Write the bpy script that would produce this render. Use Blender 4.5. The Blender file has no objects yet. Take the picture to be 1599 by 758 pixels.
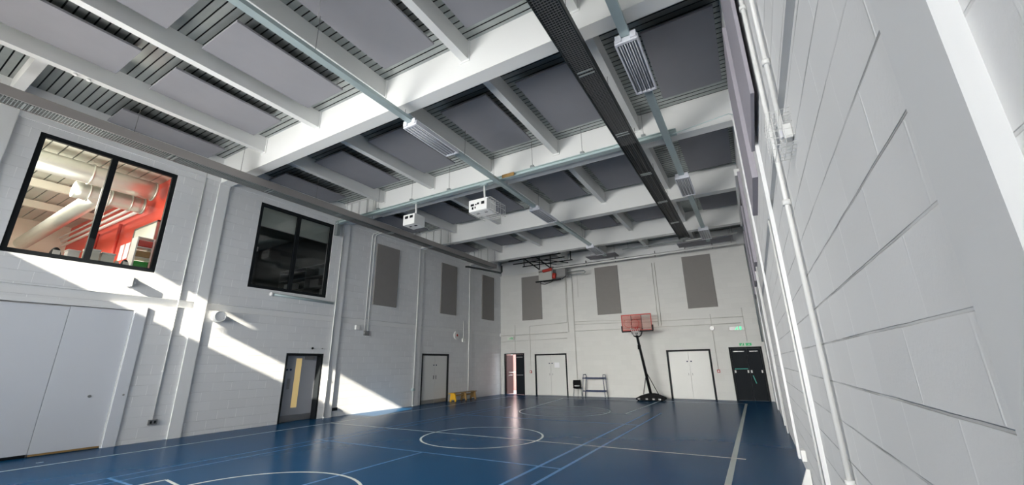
import bpy, bmesh, math, random
from mathutils import Vector, Matrix
random.seed(4)
SC = bpy.context.scene
COL = SC.collection
W, L, H = 13.5745, 21.409, 7.85        # hall width (x), end wall (y), deck height
YN = -3.0                              # near wall behind the camera
BX0 = 1.9                              # where the beam cladding starts

# ------------------------------------------------------------------ materials
def new_mat(name):
    m = bpy.data.materials.new(name); m.use_nodes = True
    nt = m.node_tree; b = nt.nodes['Principled BSDF']
    return m, nt, b
def N(nt, t, **kw):
    n = nt.nodes.new(t)
    for k, v in kw.items(): setattr(n, k, v)
    return n
def mat(name, col, rough=.6, metal=0., spec=.5, noise=0., nscale=6., bump=0., bscale=80., emit=None, estr=0.):
    m, nt, b = new_mat(name)
    b.inputs['Base Color'].default_value = (*col, 1)
    b.inputs['Roughness'].default_value = rough
    b.inputs['Metallic'].default_value = metal
    b.inputs['Specular IOR Level'].default_value = spec
    geo = N(nt, 'ShaderNodeNewGeometry')
    if noise > 0:
        nz = N(nt, 'ShaderNodeTexNoise'); nz.inputs['Scale'].default_value = nscale; nz.inputs['Detail'].default_value = 4
        nt.links.new(geo.outputs['Position'], nz.inputs['Vector'])
        mx = N(nt, 'ShaderNodeMix', data_type='RGBA')
        mx.inputs[6].default_value = (*[c*(1-noise) for c in col], 1)
        mx.inputs[7].default_value = (*[min(1, c*(1+noise)) for c in col], 1)
        nt.links.new(nz.outputs['Fac'], mx.inputs[0]); nt.links.new(mx.outputs[2], b.inputs['Base Color'])
    if bump > 0:
        nz = N(nt, 'ShaderNodeTexNoise'); nz.inputs['Scale'].default_value = bscale; nz.inputs['Detail'].default_value = 3
        nt.links.new(geo.outputs['Position'], nz.inputs['Vector'])
        bp = N(nt, 'ShaderNodeBump'); bp.inputs['Strength'].default_value = bump; bp.inputs['Distance'].default_value = .004
        nt.links.new(nz.outputs['Fac'], bp.inputs['Height']); nt.links.new(bp.outputs['Normal'], b.inputs['Normal'])
    if emit:
        b.inputs['Emission Color'].default_value = (*emit, 1); b.inputs['Emission Strength'].default_value = estr
    return m
def block_mat(name, axis, col, off_u, off_v, bed_shade=.72, strength=.6):
    """painted blockwork: courses .243 high, blocks .486 long; grooves at the joints, paint fill on some; bed shade and lit upright edges tinted in"""
    m, nt, b = new_mat(name)
    b.inputs['Roughness'].default_value = .62; b.inputs['Specular IOR Level'].default_value = .35
    geo = N(nt, 'ShaderNodeNewGeometry'); sp = N(nt, 'ShaderNodeSeparateXYZ'); cb = N(nt, 'ShaderNodeCombineXYZ')
    nt.links.new(geo.outputs['Position'], sp.inputs[0])
    au = N(nt, 'ShaderNodeMath', operation='ADD'); au.inputs[1].default_value = off_u
    av = N(nt, 'ShaderNodeMath', operation='ADD'); av.inputs[1].default_value = off_v
    nt.links.new(sp.outputs['Y' if axis == 'x' else 'X'], au.inputs[0]); nt.links.new(sp.outputs['Z'], av.inputs[0])
    # slight waviness of the hand laid joints
    wv = N(nt, 'ShaderNodeTexNoise'); wv.inputs['Scale'].default_value = 3.; nt.links.new(geo.outputs['Position'], wv.inputs['Vector'])
    wm = N(nt, 'ShaderNodeMath', operation='MULTIPLY_ADD'); wm.inputs[1].default_value = .008
    nt.links.new(wv.outputs['Fac'], wm.inputs[0]); nt.links.new(av.outputs[0], wm.inputs[2])
    nt.links.new(au.outputs[0], cb.inputs[0]); nt.links.new(wm.outputs[0], cb.inputs[1])
    br = N(nt, 'ShaderNodeTexBrick'); br.offset = .5; br.offset_frequency = 2
    br.inputs['Scale'].default_value = 1; br.inputs['Brick Width'].default_value = .486; br.inputs['Row Height'].default_value = .243
    br.inputs['Mortar Size'].default_value = .007; br.inputs['Mortar Smooth'].default_value = .6
    br.inputs['Color1'].default_value = (1, 1, 1, 1); br.inputs['Color2'].default_value = (.955, .955, .955, 1); br.inputs['Mortar'].default_value = (.975, .975, .975, 1)
    nt.links.new(cb.outputs[0], br.inputs['Vector'])
    # joint depth varies: well struck in places, filled with paint in others
    jn = N(nt, 'ShaderNodeTexNoise'); jn.inputs['Scale'].default_value = 1.7; jn.inputs['Detail'].default_value = 2
    nt.links.new(geo.outputs['Position'], jn.inputs['Vector'])
    jr = N(nt, 'ShaderNodeMapRange'); jr.inputs[1].default_value = .38; jr.inputs[2].default_value = .62; jr.inputs[3].default_value = .25
    nt.links.new(jn.outputs['Fac'], jr.inputs[0])
    jm = N(nt, 'ShaderNodeMath', operation='MULTIPLY'); nt.links.new(br.outputs['Fac'], jm.inputs[0]); nt.links.new(jr.outputs[0], jm.inputs[1])
    dv = N(nt, 'ShaderNodeMath', operation='DIVIDE'); dv.inputs[1].default_value = .243; nt.links.new(wm.outputs[0], dv.inputs[0])
    fr = N(nt, 'ShaderNodeMath', operation='FRACT'); nt.links.new(dv.outputs[0], fr.inputs[0])
    sb = N(nt, 'ShaderNodeMath', operation='SUBTRACT'); sb.inputs[1].default_value = .5; nt.links.new(fr.outputs[0], sb.inputs[0])
    ab = N(nt, 'ShaderNodeMath', operation='ABSOLUTE'); nt.links.new(sb.outputs[0], ab.inputs[0])
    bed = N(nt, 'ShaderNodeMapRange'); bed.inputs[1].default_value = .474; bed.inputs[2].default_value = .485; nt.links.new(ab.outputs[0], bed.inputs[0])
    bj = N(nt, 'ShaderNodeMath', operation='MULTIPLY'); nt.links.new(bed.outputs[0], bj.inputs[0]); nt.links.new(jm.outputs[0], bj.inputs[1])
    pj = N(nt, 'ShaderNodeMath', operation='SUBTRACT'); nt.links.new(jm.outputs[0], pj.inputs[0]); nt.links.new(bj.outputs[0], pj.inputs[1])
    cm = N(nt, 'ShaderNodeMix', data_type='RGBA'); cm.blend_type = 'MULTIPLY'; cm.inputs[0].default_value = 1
    tint = N(nt, 'ShaderNodeMix', data_type='RGBA'); tint.inputs[6].default_value = (*col, 1); tint.inputs[7].default_value = (*[c*bed_shade for c in col], 1)  # shade in the bed joints put into the tint
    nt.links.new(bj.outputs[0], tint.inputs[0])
    t2 = N(nt, 'ShaderNodeMix', data_type='RGBA'); t2.inputs[7].default_value = (.98, .98, .97, 1) if axis == 'x' else (*[c*1.03 for c in col], 1); nt.links.new(tint.outputs[2], t2.inputs[6]); nt.links.new(pj.outputs[0], t2.inputs[0])  # lit edges of the upright joints painted pale
    nt.links.new(t2.outputs[2], cm.inputs[6]); nt.links.new(br.outputs['Color'], cm.inputs[7]); nt.links.new(cm.outputs[2], b.inputs['Base Color'])
    pn = N(nt, 'ShaderNodeTexNoise'); pn.inputs['Scale'].default_value = 60; pn.inputs['Detail'].default_value = 5
    nt.links.new(geo.outputs['Position'], pn.inputs['Vector'])
    hh = N(nt, 'ShaderNodeMath', operation='MULTIPLY_ADD'); hh.inputs[1].default_value = .12
    neg = N(nt, 'ShaderNodeMath', operation='MULTIPLY_ADD'); neg.inputs[1].default_value = -1.; nt.links.new(bj.outputs[0], neg.inputs[0]); pm = N(nt, 'ShaderNodeMath', operation='MULTIPLY'); pm.inputs[1].default_value = .2; nt.links.new(pj.outputs[0], pm.inputs[0]); nt.links.new(pm.outputs[0], neg.inputs[2])
    nt.links.new(pn.outputs['Fac'], hh.inputs[0]); nt.links.new(neg.outputs[0], hh.inputs[2])
    bp = N(nt, 'ShaderNodeBump'); bp.inputs['Strength'].default_value = strength; bp.inputs['Distance'].default_value = .01
    nt.links.new(hh.outputs[0], bp.inputs['Height']); nt.links.new(bp.outputs['Normal'], b.inputs['Normal'])
    return m
WHITE = (.74, .745, .75)
M = {}
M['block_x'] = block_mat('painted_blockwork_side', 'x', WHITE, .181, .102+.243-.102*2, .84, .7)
M['block_r'] = block_mat('painted_blockwork_lightened', 'x', (.81, .81, .805), .181, .102+.243-.102*2, .55, .9)  # same paint as the left wall, lightened for the stronger light here
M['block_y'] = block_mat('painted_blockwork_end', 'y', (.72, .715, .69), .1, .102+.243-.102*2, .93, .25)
M['paint'] = mat('smooth_white_paint', (.75, .755, .755), .5, bump=.15, bscale=25)
M['beam'] = mat('beam_white_paint', (.74, .745, .73), .55, bump=.1, bscale=12)
M['part'] = mat('partition_paint', (.66, .68, .72), .45, noise=.02, nscale=1.5)
M['deck'] = mat('galvanised_deck', (.40, .43, .42), .36, metal=.7, noise=.12, nscale=4)
M['groove'] = mat('deck_groove', (.03, .035, .035), .8)
M['raft'] = mat('acoustic_fabric', (.262, .26, .28), .95, noise=.05, nscale=3, bump=.2, bscale=300)
M['wpanel'] = mat('wall_panel_fabric', (.25, .235, .225), .95, noise=.04, nscale=5, bump=.2, bscale=300)
M['wpanel_r'] = mat('lilac_panel_fabric', (.36, .34, .38), .95, noise=.03, nscale=5, bump=.2, bscale=300)
M['black'] = mat('black_frame_paint', (.01, .012, .014), .55, spec=.15)
M['charcoal'] = mat('charcoal_door_paint', (.012, .015, .019), .6, spec=.12)
M['white'] = mat('white_plastic', (.8, .8, .78), .4)
M['conduit'] = mat('painted_conduit', (.78, .78, .76), .4)
M['galv'] = mat('galvanised_steel', (.46, .55, .55), .42, metal=.35, noise=.06, nscale=8)
M['galvd'] = mat('dull_steel', (.3, .33, .33), .5, metal=.5)
M['chrome'] = mat('polished_steel', (.7, .7, .68), .2, metal=1)
M['heater'] = mat('heater_casing', (.3, .28, .27), .5, metal=.3)
M['heaterd'] = mat('heater_dark_casing', (.035, .042, .042), .45, metal=.3)
M['fixture'] = mat('luminaire_white', (.72, .73, .78), .4)
M['tube'] = mat('unlit_lamp_tube', (.6, .62, .64), .25)
M['reflector'] = mat('luminaire_reflector', (.3, .31, .33), .3, metal=.7)
M['doorw'] = mat('white_door_laminate', (.68, .68, .66), .4)
M['doorg'] = mat('grey_door_laminate', (.42, .43, .46), .42)
M['kick'] = mat('brushed_kickplate', (.3, .3, .3), .4, metal=.7)
M['yellow'] = mat('yellow_paint', (.75, .42, .02), .45)
M['wood'] = mat('varnished_wood', (.33, .2, .07), .4, noise=.15, nscale=20)
M['blue'] = mat('blue_tray_paint', (.008, .022, .075), .5, spec=.25)
M['redp'] = mat('red_paint', (.5, .045, .03), .5)
M['red_wall'] = mat('red_wall_paint', (.75, .085, .05), .6)
M['green'] = mat('green_sign', (.05, .35, .13), .5, emit=(.1, .9, .4), estr=.15)
M['greenl'] = mat('exit_lamp_lit', (.05, .6, .3), .4, emit=(.05, 1, .35), estr=.7)
M['teal'] = mat('teal_push_bar', (.12, .5, .42), .4)
M['sign'] = mat('sign_white', (.75, .8, .72), .4)
M['pale_deck'] = mat('pale_ribbed_deck', (.5, .51, .45), .5, metal=.2)
M['duct'] = mat('spiral_duct_metal', (.55, .56, .52), .38, metal=.7, noise=.06, nscale=5)
M['cream'] = mat('cream_wall', (.75, .72, .62), .6)
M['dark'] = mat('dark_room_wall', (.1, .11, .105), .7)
M['pale'] = mat('blind_fabric', (.5, .56, .5), .8)
M['brick'] = mat('reddish_brick', (.62, .38, .34), .8, noise=.2, nscale=12)
M['wire'] = mat('steel_wire', (.2, .2, .2), .5, metal=.6)
M['screen'] = mat('cable_white', (.65, .66, .68), .3)
M['yglass'] = mat('vision_glass_glow', (.8, .62, .3), .25, emit=(1, .72, .3), estr=.28)  # glow stands for the lit room behind the door
M['orange'] = mat('orange_plastic', (.75, .2, .04), .5)
M['greenp'] = mat('green_plastic', (.03, .35, .05), .5)
M['paper'] = mat('paper', (.85, .85, .88), .6)
M['clearbox'] = mat('translucent_white_plastic', (.7, .72, .66), .3)
M['board'] = mat('whiteboard_surface', (.8, .84, .76), .25)
M['seat'] = mat('black_polypropylene', (.007, .008, .009), .65, spec=.1)
M['pink'] = mat('backboard_red_film', (.6, .16, .14), .35)
M['tan'] = mat('tan_paper', (.7, .55, .3), .5)

def glass_mat(name, tint=(1, 1, 1), refl=.9, rough=.02):
    m = bpy.data.materials.new(name); m.use_nodes = True; nt = m.node_tree
    for n in list(nt.nodes): nt.nodes.remove(n)
    o = N(nt, 'ShaderNodeOutputMaterial'); t = N(nt, 'ShaderNodeBsdfTransparent'); g = N(nt, 'ShaderNodeBsdfGlossy')
    t.inputs[0].default_value = (*tint, 1); g.inputs['Roughness'].default_value = rough
    f = N(nt, 'ShaderNodeFresnel'); f.inputs[0].default_value = 1.45
    mu = N(nt, 'ShaderNodeMath', operation='MULTIPLY'); mu.inputs[1].default_value = refl; nt.links.new(f.outputs[0], mu.inputs[0])
    mx = N(nt, 'ShaderNodeMixShader'); nt.links.new(mu.outputs[0], mx.inputs[0]); nt.links.new(t.outputs[0], mx.inputs[1]); nt.links.new(g.outputs[0], mx.inputs[2])
    nt.links.new(mx.outputs[0], o.inputs[0]); return m
M['glass'] = glass_mat('window_glass')
M['glassd'] = glass_mat('tinted_glass', (.8, .85, .83))
M['acryl'] = glass_mat('backboard_acrylic', (.9, .66, .63), .1, .3)
M['acrylc'] = glass_mat('clear_acrylic', (.93, .92, .9), .1, .3)

def floor_mat():
    m, nt, b = new_mat('blue_sports_vinyl')
    geo = N(nt, 'ShaderNodeNewGeometry'); nz = N(nt, 'ShaderNodeTexNoise'); nz.inputs['Scale'].default_value = .6; nz.inputs['Detail'].default_value = 3
    nt.links.new(geo.outputs['Position'], nz.inputs['Vector'])
    mx = N(nt, 'ShaderNodeMix', data_type='RGBA'); mx.inputs[6].default_value = (.005, .052, .13, 1); mx.inputs[7].default_value = (.006, .062, .155, 1)
    nt.links.new(nz.outputs['Fac'], mx.inputs[0]); nt.links.new(mx.outputs[2], b.inputs['Base Color'])
    b.inputs['Roughness'].default_value = .25; b.inputs['Specular IOR Level'].default_value = .03
    n2 = N(nt, 'ShaderNodeTexNoise'); n2.inputs['Scale'].default_value = 5; n2.inputs['Detail'].default_value = 2
    nt.links.new(geo.outputs['Position'], n2.inputs['Vector'])
    bp = N(nt, 'ShaderNodeBump'); bp.inputs['Strength'].default_value = .06; bp.inputs['Distance'].default_value = .01
    nt.links.new(n2.outputs['Fac'], bp.inputs['Height']); nt.links.new(bp.outputs['Normal'], b.inputs['Normal'])
    return m
M['floor'] = floor_mat()
M['line_w'] = mat('white_court_line', (.62, .66, .62), .35)
M['line_b'] = mat('blue_court_line', (.045, .19, .42), .35)
M['line_g'] = mat('grey_court_line', (.42, .47, .45), .35)

# ------------------------------------------------------------------ mesh builder
class MB:
    def __init__(s): s.v = []; s.f = []; s.m = []; s.sm = []
    def face(s, pts, mi=0, smooth=False):
        i = len(s.v); s.v += [tuple(p) for p in pts]; s.f.append(list(range(i, i+len(pts)))); s.m.append(mi); s.sm.append(smooth)
    def box(s, x0, x1, y0, y1, z0, z1, mi=0):
        x0, x1 = sorted((x0, x1)); y0, y1 = sorted((y0, y1)); z0, z1 = sorted((z0, z1))
        i = len(s.v)
        s.v += [(x, y, z) for z in (z0, z1) for y in (y0, y1) for x in (x0, x1)]
        for q in ((0, 2, 3, 1), (4, 5, 7, 6), (0, 1, 5, 4), (2, 6, 7, 3), (0, 4, 6, 2), (1, 3, 7, 5)):
            s.f.append([i+a for a in q]); s.m.append(mi); s.sm.append(False)
        return s
    def obox(s, c, ax, ay, az, mi=0):
        """box at c with half axis vectors"""
        c, ax, ay, az = map(Vector, (c, ax, ay, az)); i = len(s.v)
        s.v += [tuple(c+ax*a+ay*b+az*d) for d in (-1, 1) for b in (-1, 1) for a in (-1, 1)]
        for q in ((0, 2, 3, 1), (4, 5, 7, 6), (0, 1, 5, 4), (2, 6, 7, 3), (0, 4, 6, 2), (1, 3, 7, 5)):
            s.f.append([i+a for a in q]); s.m.append(mi); s.sm.append(False)
        return s
    def bar(s, p, q, w, h, up=(0, 0, 1), mi=0):
        p, q = Vector(p), Vector(q); d = (q-p); l = d.length; d.normalize(); u = Vector(up)
        sd = d.cross(u)
        if sd.length < 1e-4: sd = d.cross(Vector((0, 1, 0)))
        sd.normalize(); u = sd.cross(d)
        return s.obox((p+q)/2, d*l/2, sd*w/2, u*h/2, mi)
    def tube(s, pts, r, n=8, mi=0, closed=False, caps=True):
        pts = [Vector(p) for p in pts]; k = len(pts); base = len(s.v); prev = None
        for i, p in enumerate(pts):
            if closed: d = pts[(i+1) % k]-pts[i-1]
            else: d = pts[min(i+1, k-1)]-pts[max(i-1, 0)]
            d.normalize()
            if prev is None:
                a = Vector((0, 0, 1)) if abs(d.z) < .9 else Vector((1, 0, 0)); u = d.cross(a).normalized()
            else:
                u = prev-d*prev.dot(d)
                u = u.normalized() if u.length > 1e-5 else d.orthogonal().normalized()
            prev = u; w = d.cross(u)
            rr = r[i] if isinstance(r, (list, tuple)) else r
            s.v += [tuple(p+(u*math.cos(t)+w*math.sin(t))*rr) for t in (2*math.pi*j/n for j in range(n))]
        for i in range(k if closed else k-1):
            for j in range(n):
                a = base+i*n+j; b = base+i*n+(j+1) % n; c = base+((i+1) % k)*n+(j+1) % n; d = base+((i+1) % k)*n+j
                s.f.append([a, b, c, d]); s.m.append(mi); s.sm.append(True)
        if caps and not closed:
            s.f.append([base+j for j in range(n)][::-1]); s.m.append(mi); s.sm.append(False)
            s.f.append([base+(k-1)*n+j for j in range(n)]); s.m.append(mi); s.sm.append(False)
        return s
    def prism(s, poly, axis, a0, a1, mi=0):
        """extrude a polygon given in the two other axes along axis"""
        def P(u, v, a): return {'x': (a, u, v), 'y': (u, a, v), 'z': (u, v, a)}[axis]
        n = len(poly); i = len(s.v)
        s.v += [P(u, v, a0) for u, v in poly]+[P(u, v, a1) for u, v in poly]
        s.f.append([i+j for j in range(n)]); s.f.append([i+n+j for j in range(n)][::-1]); s.m += [mi, mi]; s.sm += [False, False]
        for j in range(n):
            s.f.append([i+j, i+n+j, i+n+(j+1) % n, i+(j+1) % n]); s.m.append(mi); s.sm.append(False)
        return s
    def build(s, name, mats, parent=None, bevel=0.):
        me = bpy.data.meshes.new(name)
        off = Vector((0, 0, 0)) if parent is None else WORLD(parent)
        me.from_pydata([tuple(Vector(v)-off) for v in s.v], [], s.f)
        if not isinstance(mats, (list, tuple)): mats = [mats]
        for m in mats: me.materials.append(M[m] if isinstance(m, str) else m)
        for p, mi, sm in zip(me.polygons, s.m, s.sm): p.material_index = mi; p.use_smooth = sm
        bm = bmesh.new(); bm.from_mesh(me); bmesh.ops.recalc_face_normals(bm, faces=bm.faces)
        bm.to_mesh(me); bm.free()
        o = bpy.data.objects.new(name, me); COL.objects.link(o)
        if parent is not None: o.parent = parent
        if bevel > 0:
            b = o.modifiers.new('bevel', 'BEVEL'); b.width = bevel; b.segments = 2; b.limit_method = 'ANGLE'
        return o
def WORLD(o):
    p = Vector((0, 0, 0))
    while o is not None: p = p+o.location; o = o.parent
    return p
def tag(o, label=None, cat=None, group=None, kind=None):
    if label: o['label'] = label
    if cat: o['category'] = cat
    if group: o['group'] = group
    if kind: o['kind'] = kind
    return o
def thing(name, loc, label, cat, group=None):
    o = bpy.data.objects.new(name, None); o.empty_display_size = .1; COL.objects.link(o); o.location = loc
    return tag(o, label, cat, group)
def copy_tree(o, delta, parent=None):
    c = o.copy(); COL.objects.link(c)
    if parent is None: c.location = o.location+Vector(delta)
    else: c.parent = parent
    for ch in [x for x in SC.objects if x.parent == o]: copy_tree(ch, delta, c)
    return c
def struct(o, kind='structure'): o['kind'] = kind; return o
def circ(cx, cy, z, r, n=48, a0=0, a1=2*math.pi, plane='xy'):
    out = []
    for i in range(n):
        a = a0+(a1-a0)*i/(n if abs(a1-a0-2*math.pi) < 1e-6 else n-1)
        u, v = r*math.cos(a), r*math.sin(a)
        out.append({'xy': (cx+u, cy+v, z), 'xz': (cx+u, z, cy+v), 'yz': (z, cx+u, cy+v)}[plane])
    return out

# ------------------------------------------------------------------ walls with openings
def wall_grid(name, axis, pos, sgn, u0, u1, v0, v1, regions, T, matf, vis=None):
    """wall in plane axis=pos, room on the side sgn; regions: (u0,u1,v0,v1,depth,material) depth None = hole through T"""
    us = sorted({u0, u1, *[c for r in regions for c in r[:2] if u0 < c < u1]})
    vs = sorted({v0, v1, *[c for r in regions for c in r[2:4] if v0 < c < v1]})
    def cell(u, v):
        out = (0., 0)
        for r in regions:
            if r[0] < u < r[1] and r[2] < v < r[3]: out = (r[4], r[5])
        return out
    def P(u, v, d):
        a = pos-sgn*d
        return (a, u, v) if axis == 'x' else (u, a, v)
    b = MB(); nu, nv = len(us)-1, len(vs)-1
    C = [[cell((us[i]+us[i+1])/2, (vs[j]+vs[j+1])/2) for j in range(nv)] for i in range(nu)]
    for i in range(nu):
        for j in range(nv):
            d, mi = C[i][j]; A, B, c, D = us[i], us[i+1], vs[j], vs[j+1]
            if d is not None:
                b.face([P(A, c, d), P(B, c, d), P(B, D, d), P(A, D, d)], mi)
                b.face([P(A, c, T), P(B, c, T), P(B, D, T), P(A, D, T)], 1)
            for di, dj in ((1, 0), (0, 1)):
                ii, jj = i+di, j+dj
                if ii >= nu or jj >= nv: continue
                d2 = C[ii][jj][0]; e1 = T if d is None else d; e2 = T if d2 is None else d2
                if abs(e1-e2) < 1e-6: continue
                if di: b.face([P(B, c, e1), P(B, D, e1), P(B, D, e2), P(B, c, e2)], 1)
                else: b.face([P(A, D, e1), P(B, D, e1), P(B, D, e2), P(A, D, e2)], 1)
    for (A, B, c, D) in ((u0, u0, v0, v1), (u1, u1, v0, v1)): b.face([P(A, c, 0), P(A, D, 0), P(A, D, T), P(A, c, T)], 1)
    b.face([P(u0, v1, 0), P(u1, v1, 0), P(u1, v1, T), P(u0, v1, T)], 1)
    return struct(b.build(name, matf))

WIN1 = (1.67, 4.28, 4.09, 6.88); WIN2 = (6.58, 9.31, 4.08, 6.88)
D1 = (8.13, 9.49, 0, 2.13); D2 = (14.54, 16.49, 0, 2.2)
D3 = (.23, 1.58, 0, 2.27); D4 = (2.25, 4.21, 0, 2.2); D5 = (9.42, 11.38, 0, 2.22); D6 = (12.14, 13.44, 0, 2.27)
PART = (YN+.2, 4.06, 0, 3.1)
COLY = [5.3, 9.73, 14.05, 18.1]
lreg = [(YN, L, 3.27, 3.46, .08, 1), (YN, L, 7.08, 7.85, .0, 1),
        (*WIN1, None, 1), (*WIN2, None, 1), (*D1, None, 1), (*D2, .14, 1), (*PART, .1, 1)]
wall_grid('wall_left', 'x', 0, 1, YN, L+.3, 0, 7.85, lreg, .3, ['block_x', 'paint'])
rreg = [(YN, L, 3.30, 3.46, .08, 1)]
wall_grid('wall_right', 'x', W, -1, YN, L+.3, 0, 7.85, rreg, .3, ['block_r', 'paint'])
ereg = [(*D3, None, 1), (*D4, .1, 1), (*D5, .1, 1), (*D6, .1, 1), (0, W, 6.97, 7.85, .12, 1)]
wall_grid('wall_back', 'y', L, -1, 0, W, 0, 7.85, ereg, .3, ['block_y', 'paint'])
# near wall, behind the camera: unseen glazed screen low down, its opening sized for the light, narrow high window that lets the sun in
SW = (.95, 4.1, 6.24, 7.51)
nreg = [(.5, 13.3, 1.3, 4.8, None, 1), (*SW, None, 1)]
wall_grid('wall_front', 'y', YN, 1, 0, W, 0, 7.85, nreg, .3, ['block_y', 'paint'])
def window_unit(name, axis, a0, u0, u1, v0, v1, nm, fw=.07, dep=.09, glass='glass', frame='black'):
    b = MB()
    def bx(A, B, C_, D):
        if axis == 'x': b.box(a0, a0+dep, A, B, C_, D)
        else: b.box(A, B, a0, a0+dep, C_, D)
    bx(u0, u0+fw, v0, v1); bx(u1-fw, u1, v0, v1); bx(u0+fw, u1-fw, v0, v0+fw); bx(u0+fw, u1-fw, v1-fw, v1)
    for k in range(1, nm):
        c = u0+(u1-u0)*k/nm; bx(c-fw*.6, c+fw*.6, v0+fw, v1-fw)
    root = struct(b.build(name, frame))
    for k in range(nm):
        A = u0+(u1-u0)*k/nm+fw*.8; B = u0+(u1-u0)*(k+1)/nm-fw*.8; g = MB(); m = a0+dep*.5
        if axis == 'x': g.box(m-.004, m+.004, A, B, v0+fw*.8, v1-fw*.8)
        else: g.box(A, B, m-.004, m+.004, v0+fw*.8, v1-fw*.8)
        g.build('pane', glass, root)
    return root
window_unit('window_1', 'x', -.11, *WIN1, 2, fw=.1)
window_unit('window_2', 'x', -.11, *WIN2, 2, fw=.1)
window_unit('window_3', 'y', YN-.2, .5, 13.3, 1.3, 4.8, 9)
window_unit('window_4', 'y', YN-.2, *SW, 1, fw=.03)
# glazed timber beads around the left wall windows are omitted: frame sits tight in the blockwork

# columns, painted, standing slightly proud of both long walls
n = 0
for y0 in [1.0]+COLY:
    b = MB().box(0, .05, y0, y0+.28, 0, 7.6); n += 1; struct(b.build(f'trim_{n}', 'paint'))
for y0 in [.91, 5.15, 9.5, 13.85, 18.0]:
    b = MB().box(W-.038, W, y0, y0+.22, 0, 7.6); n += 1; struct(b.build(f'trim_{n}', 'paint'))
for a, b_ in ((YN, 5.3), (5.58, 9.73), (10.01, 14.05), (14.33, 18.1), (18.38, L)):
    b = MB().box(0, .03, a, b_, 7.06, 7.2); n += 1; struct(b.build(f'trim_{n}', 'paint'))
b = MB().box(4.5, 4.76, L-.04, L, 0, 6.97); n += 1; struct(b.build(f'trim_{n}', 'block_y'))

# ------------------------------------------------------------------ floor with court markings
b = MB(); b.face([(0-.3, YN-.3, 0), (W+.3, YN-.3, 0), (W+.3, L+.3, 0), (-.3, L+.3, 0)], 0)
b.box(-.3, W+.3, YN-.3, L+.3, -.15, -.005, 0)
Z1 = .0015
def strip(x0, y0, x1, y1, w, mi, z=Z1):
    d = Vector((x1-x0, y1-y0, 0)).normalized(); s_ = Vector((-d.y, d.x, 0))*w/2
    b.face([(x0-s_.x, y0-s_.y, z), (x1-s_.x, y1-s_.y, z), (x1+s_.x, y1+s_.y, z), (x0+s_.x, y0+s_.y, z)], mi)
def arc(cx, cy, r, a0, a1, w, mi, z=Z1, n=64):
    for i in range(n):
        t0 = math.radians(a0+(a1-a0)*i/n); t1 = math.radians(a0+(a1-a0)*(i+1)/n)
        P = lambda rr, t: (cx+rr*math.cos(t), cy+rr*math.sin(t), z)
        b.face([P(r-w/2, t0), P(r-w/2, t1), P(r+w/2, t1), P(r+w/2, t0)], mi)
XM = 6.95
strip(.9, 2.9, .9, 3.0, .05, 1)
strip(1.33, YN+.3, 1.33, 20.0, .05, 1); strip(12.53, YN+.3, 12.53, 20.0, .09, 3)
strip(1.33, 9.04, 12.72, 9.04, .05, 1); strip(1.33, 20., 12.53, 20., .05, 1)
arc(XM+.1, 9.04, 1.48, 0, 360, .05, 1, z=.002)
# keys with free throw circles
strip(4.5, 20.0, 5.15, 14.85, .05, 1, .0018); strip(9.15, 20.0, 9.0, 14.85, .05, 1, .0018); strip(5.1, 14.85, 9.2, 14.85, .04, 3, .0018)
arc(6.75, 14.85, 1.65, 0, 360, .05, 1, z=.0022); arc(6.95, 3.45, 1.54, 0, 360, .05, 1, z=.0022)
strip(4.55, YN+.3, 4.71, 3.52, .05, 1); strip(4.71, 3.52, 5.3, 3.45, .05, 1)
# blue courts
for x in (9.64, 10.06): strip(x, YN+.5, x, 15.5, .06, 2, .0012)
for x in (4.1, 3.7): strip(x, YN+.5, x, 15.5, .035, 2, .0012)
strip(3.7, 6.95, 10.06, 6.95, .05, 2, .0013); strip(7.0, YN+.5, 7.0, 6.95, .05, 2, .0013); strip(3.7, 3.12, 4.6, 3.12, .05, 2, .0013)
strip(3.7, 12.4, 10.06, 12.4, .05, 2, .0013)
struct(b.build('floor', ['floor', 'line_w', 'line_b', 'line_g']))

# ------------------------------------------------------------------ roof: profiled steel deck
b = MB(); p = .142; y = YN
while y < L+.2:
    f0, f1 = y, y+p-.024
    b.face([(-.3, f0, H), (W+.3, f0, H), (W+.3, f1, H), (-.3, f1, H)], 0)
    b.face([(-.3, f1, H), (W+.3, f1, H), (W+.3, f1-.008, H+.05), (-.3, f1-.008, H+.05)], 1)
    b.face([(-.3, f1-.008, H+.05), (W+.3, f1-.008, H+.05), (W+.3, y+p+.008, H+.05), (-.3, y+p+.008, H+.05)], 1)
    b.face([(-.3, y+p+.008, H+.05), (W+.3, y+p+.008, H+.05), (W+.3, y+p, H), (-.3, y+p, H)], 1)
    y += p
b.box(-.3, W+.3, YN-.3, L+.4, H+.08, H+.3, 1)
struct(b.build('ceiling', ['deck', 'groove']))

# main beams
BY = [5.3, 9.64, 13.97, 17.96]; BW = .3; BZ = 7.02
for k, y0 in enumerate(BY):
    b = MB()
    if k == 0: b.box(0, W, y0, y0+BW, BZ, H)
    else:
        b.box(BX0, W, y0, y0+BW, BZ, H)
        b.box(0, BX0, y0+.12, y0+.18, BZ+.03, H); b.box(0, BX0, y0+.02, y0+BW-.02, BZ+.02, BZ+.05); b.box(0, BX0, y0+.02, y0+BW-.02, H-.03, H)
        for x in (.35, .8, 1.25, 1.7): b.box(x, x+.02, y0+.03, y0+.12, BZ+.05, H-.03)
    o = struct(b.build('beam', 'beam')); 
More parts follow.
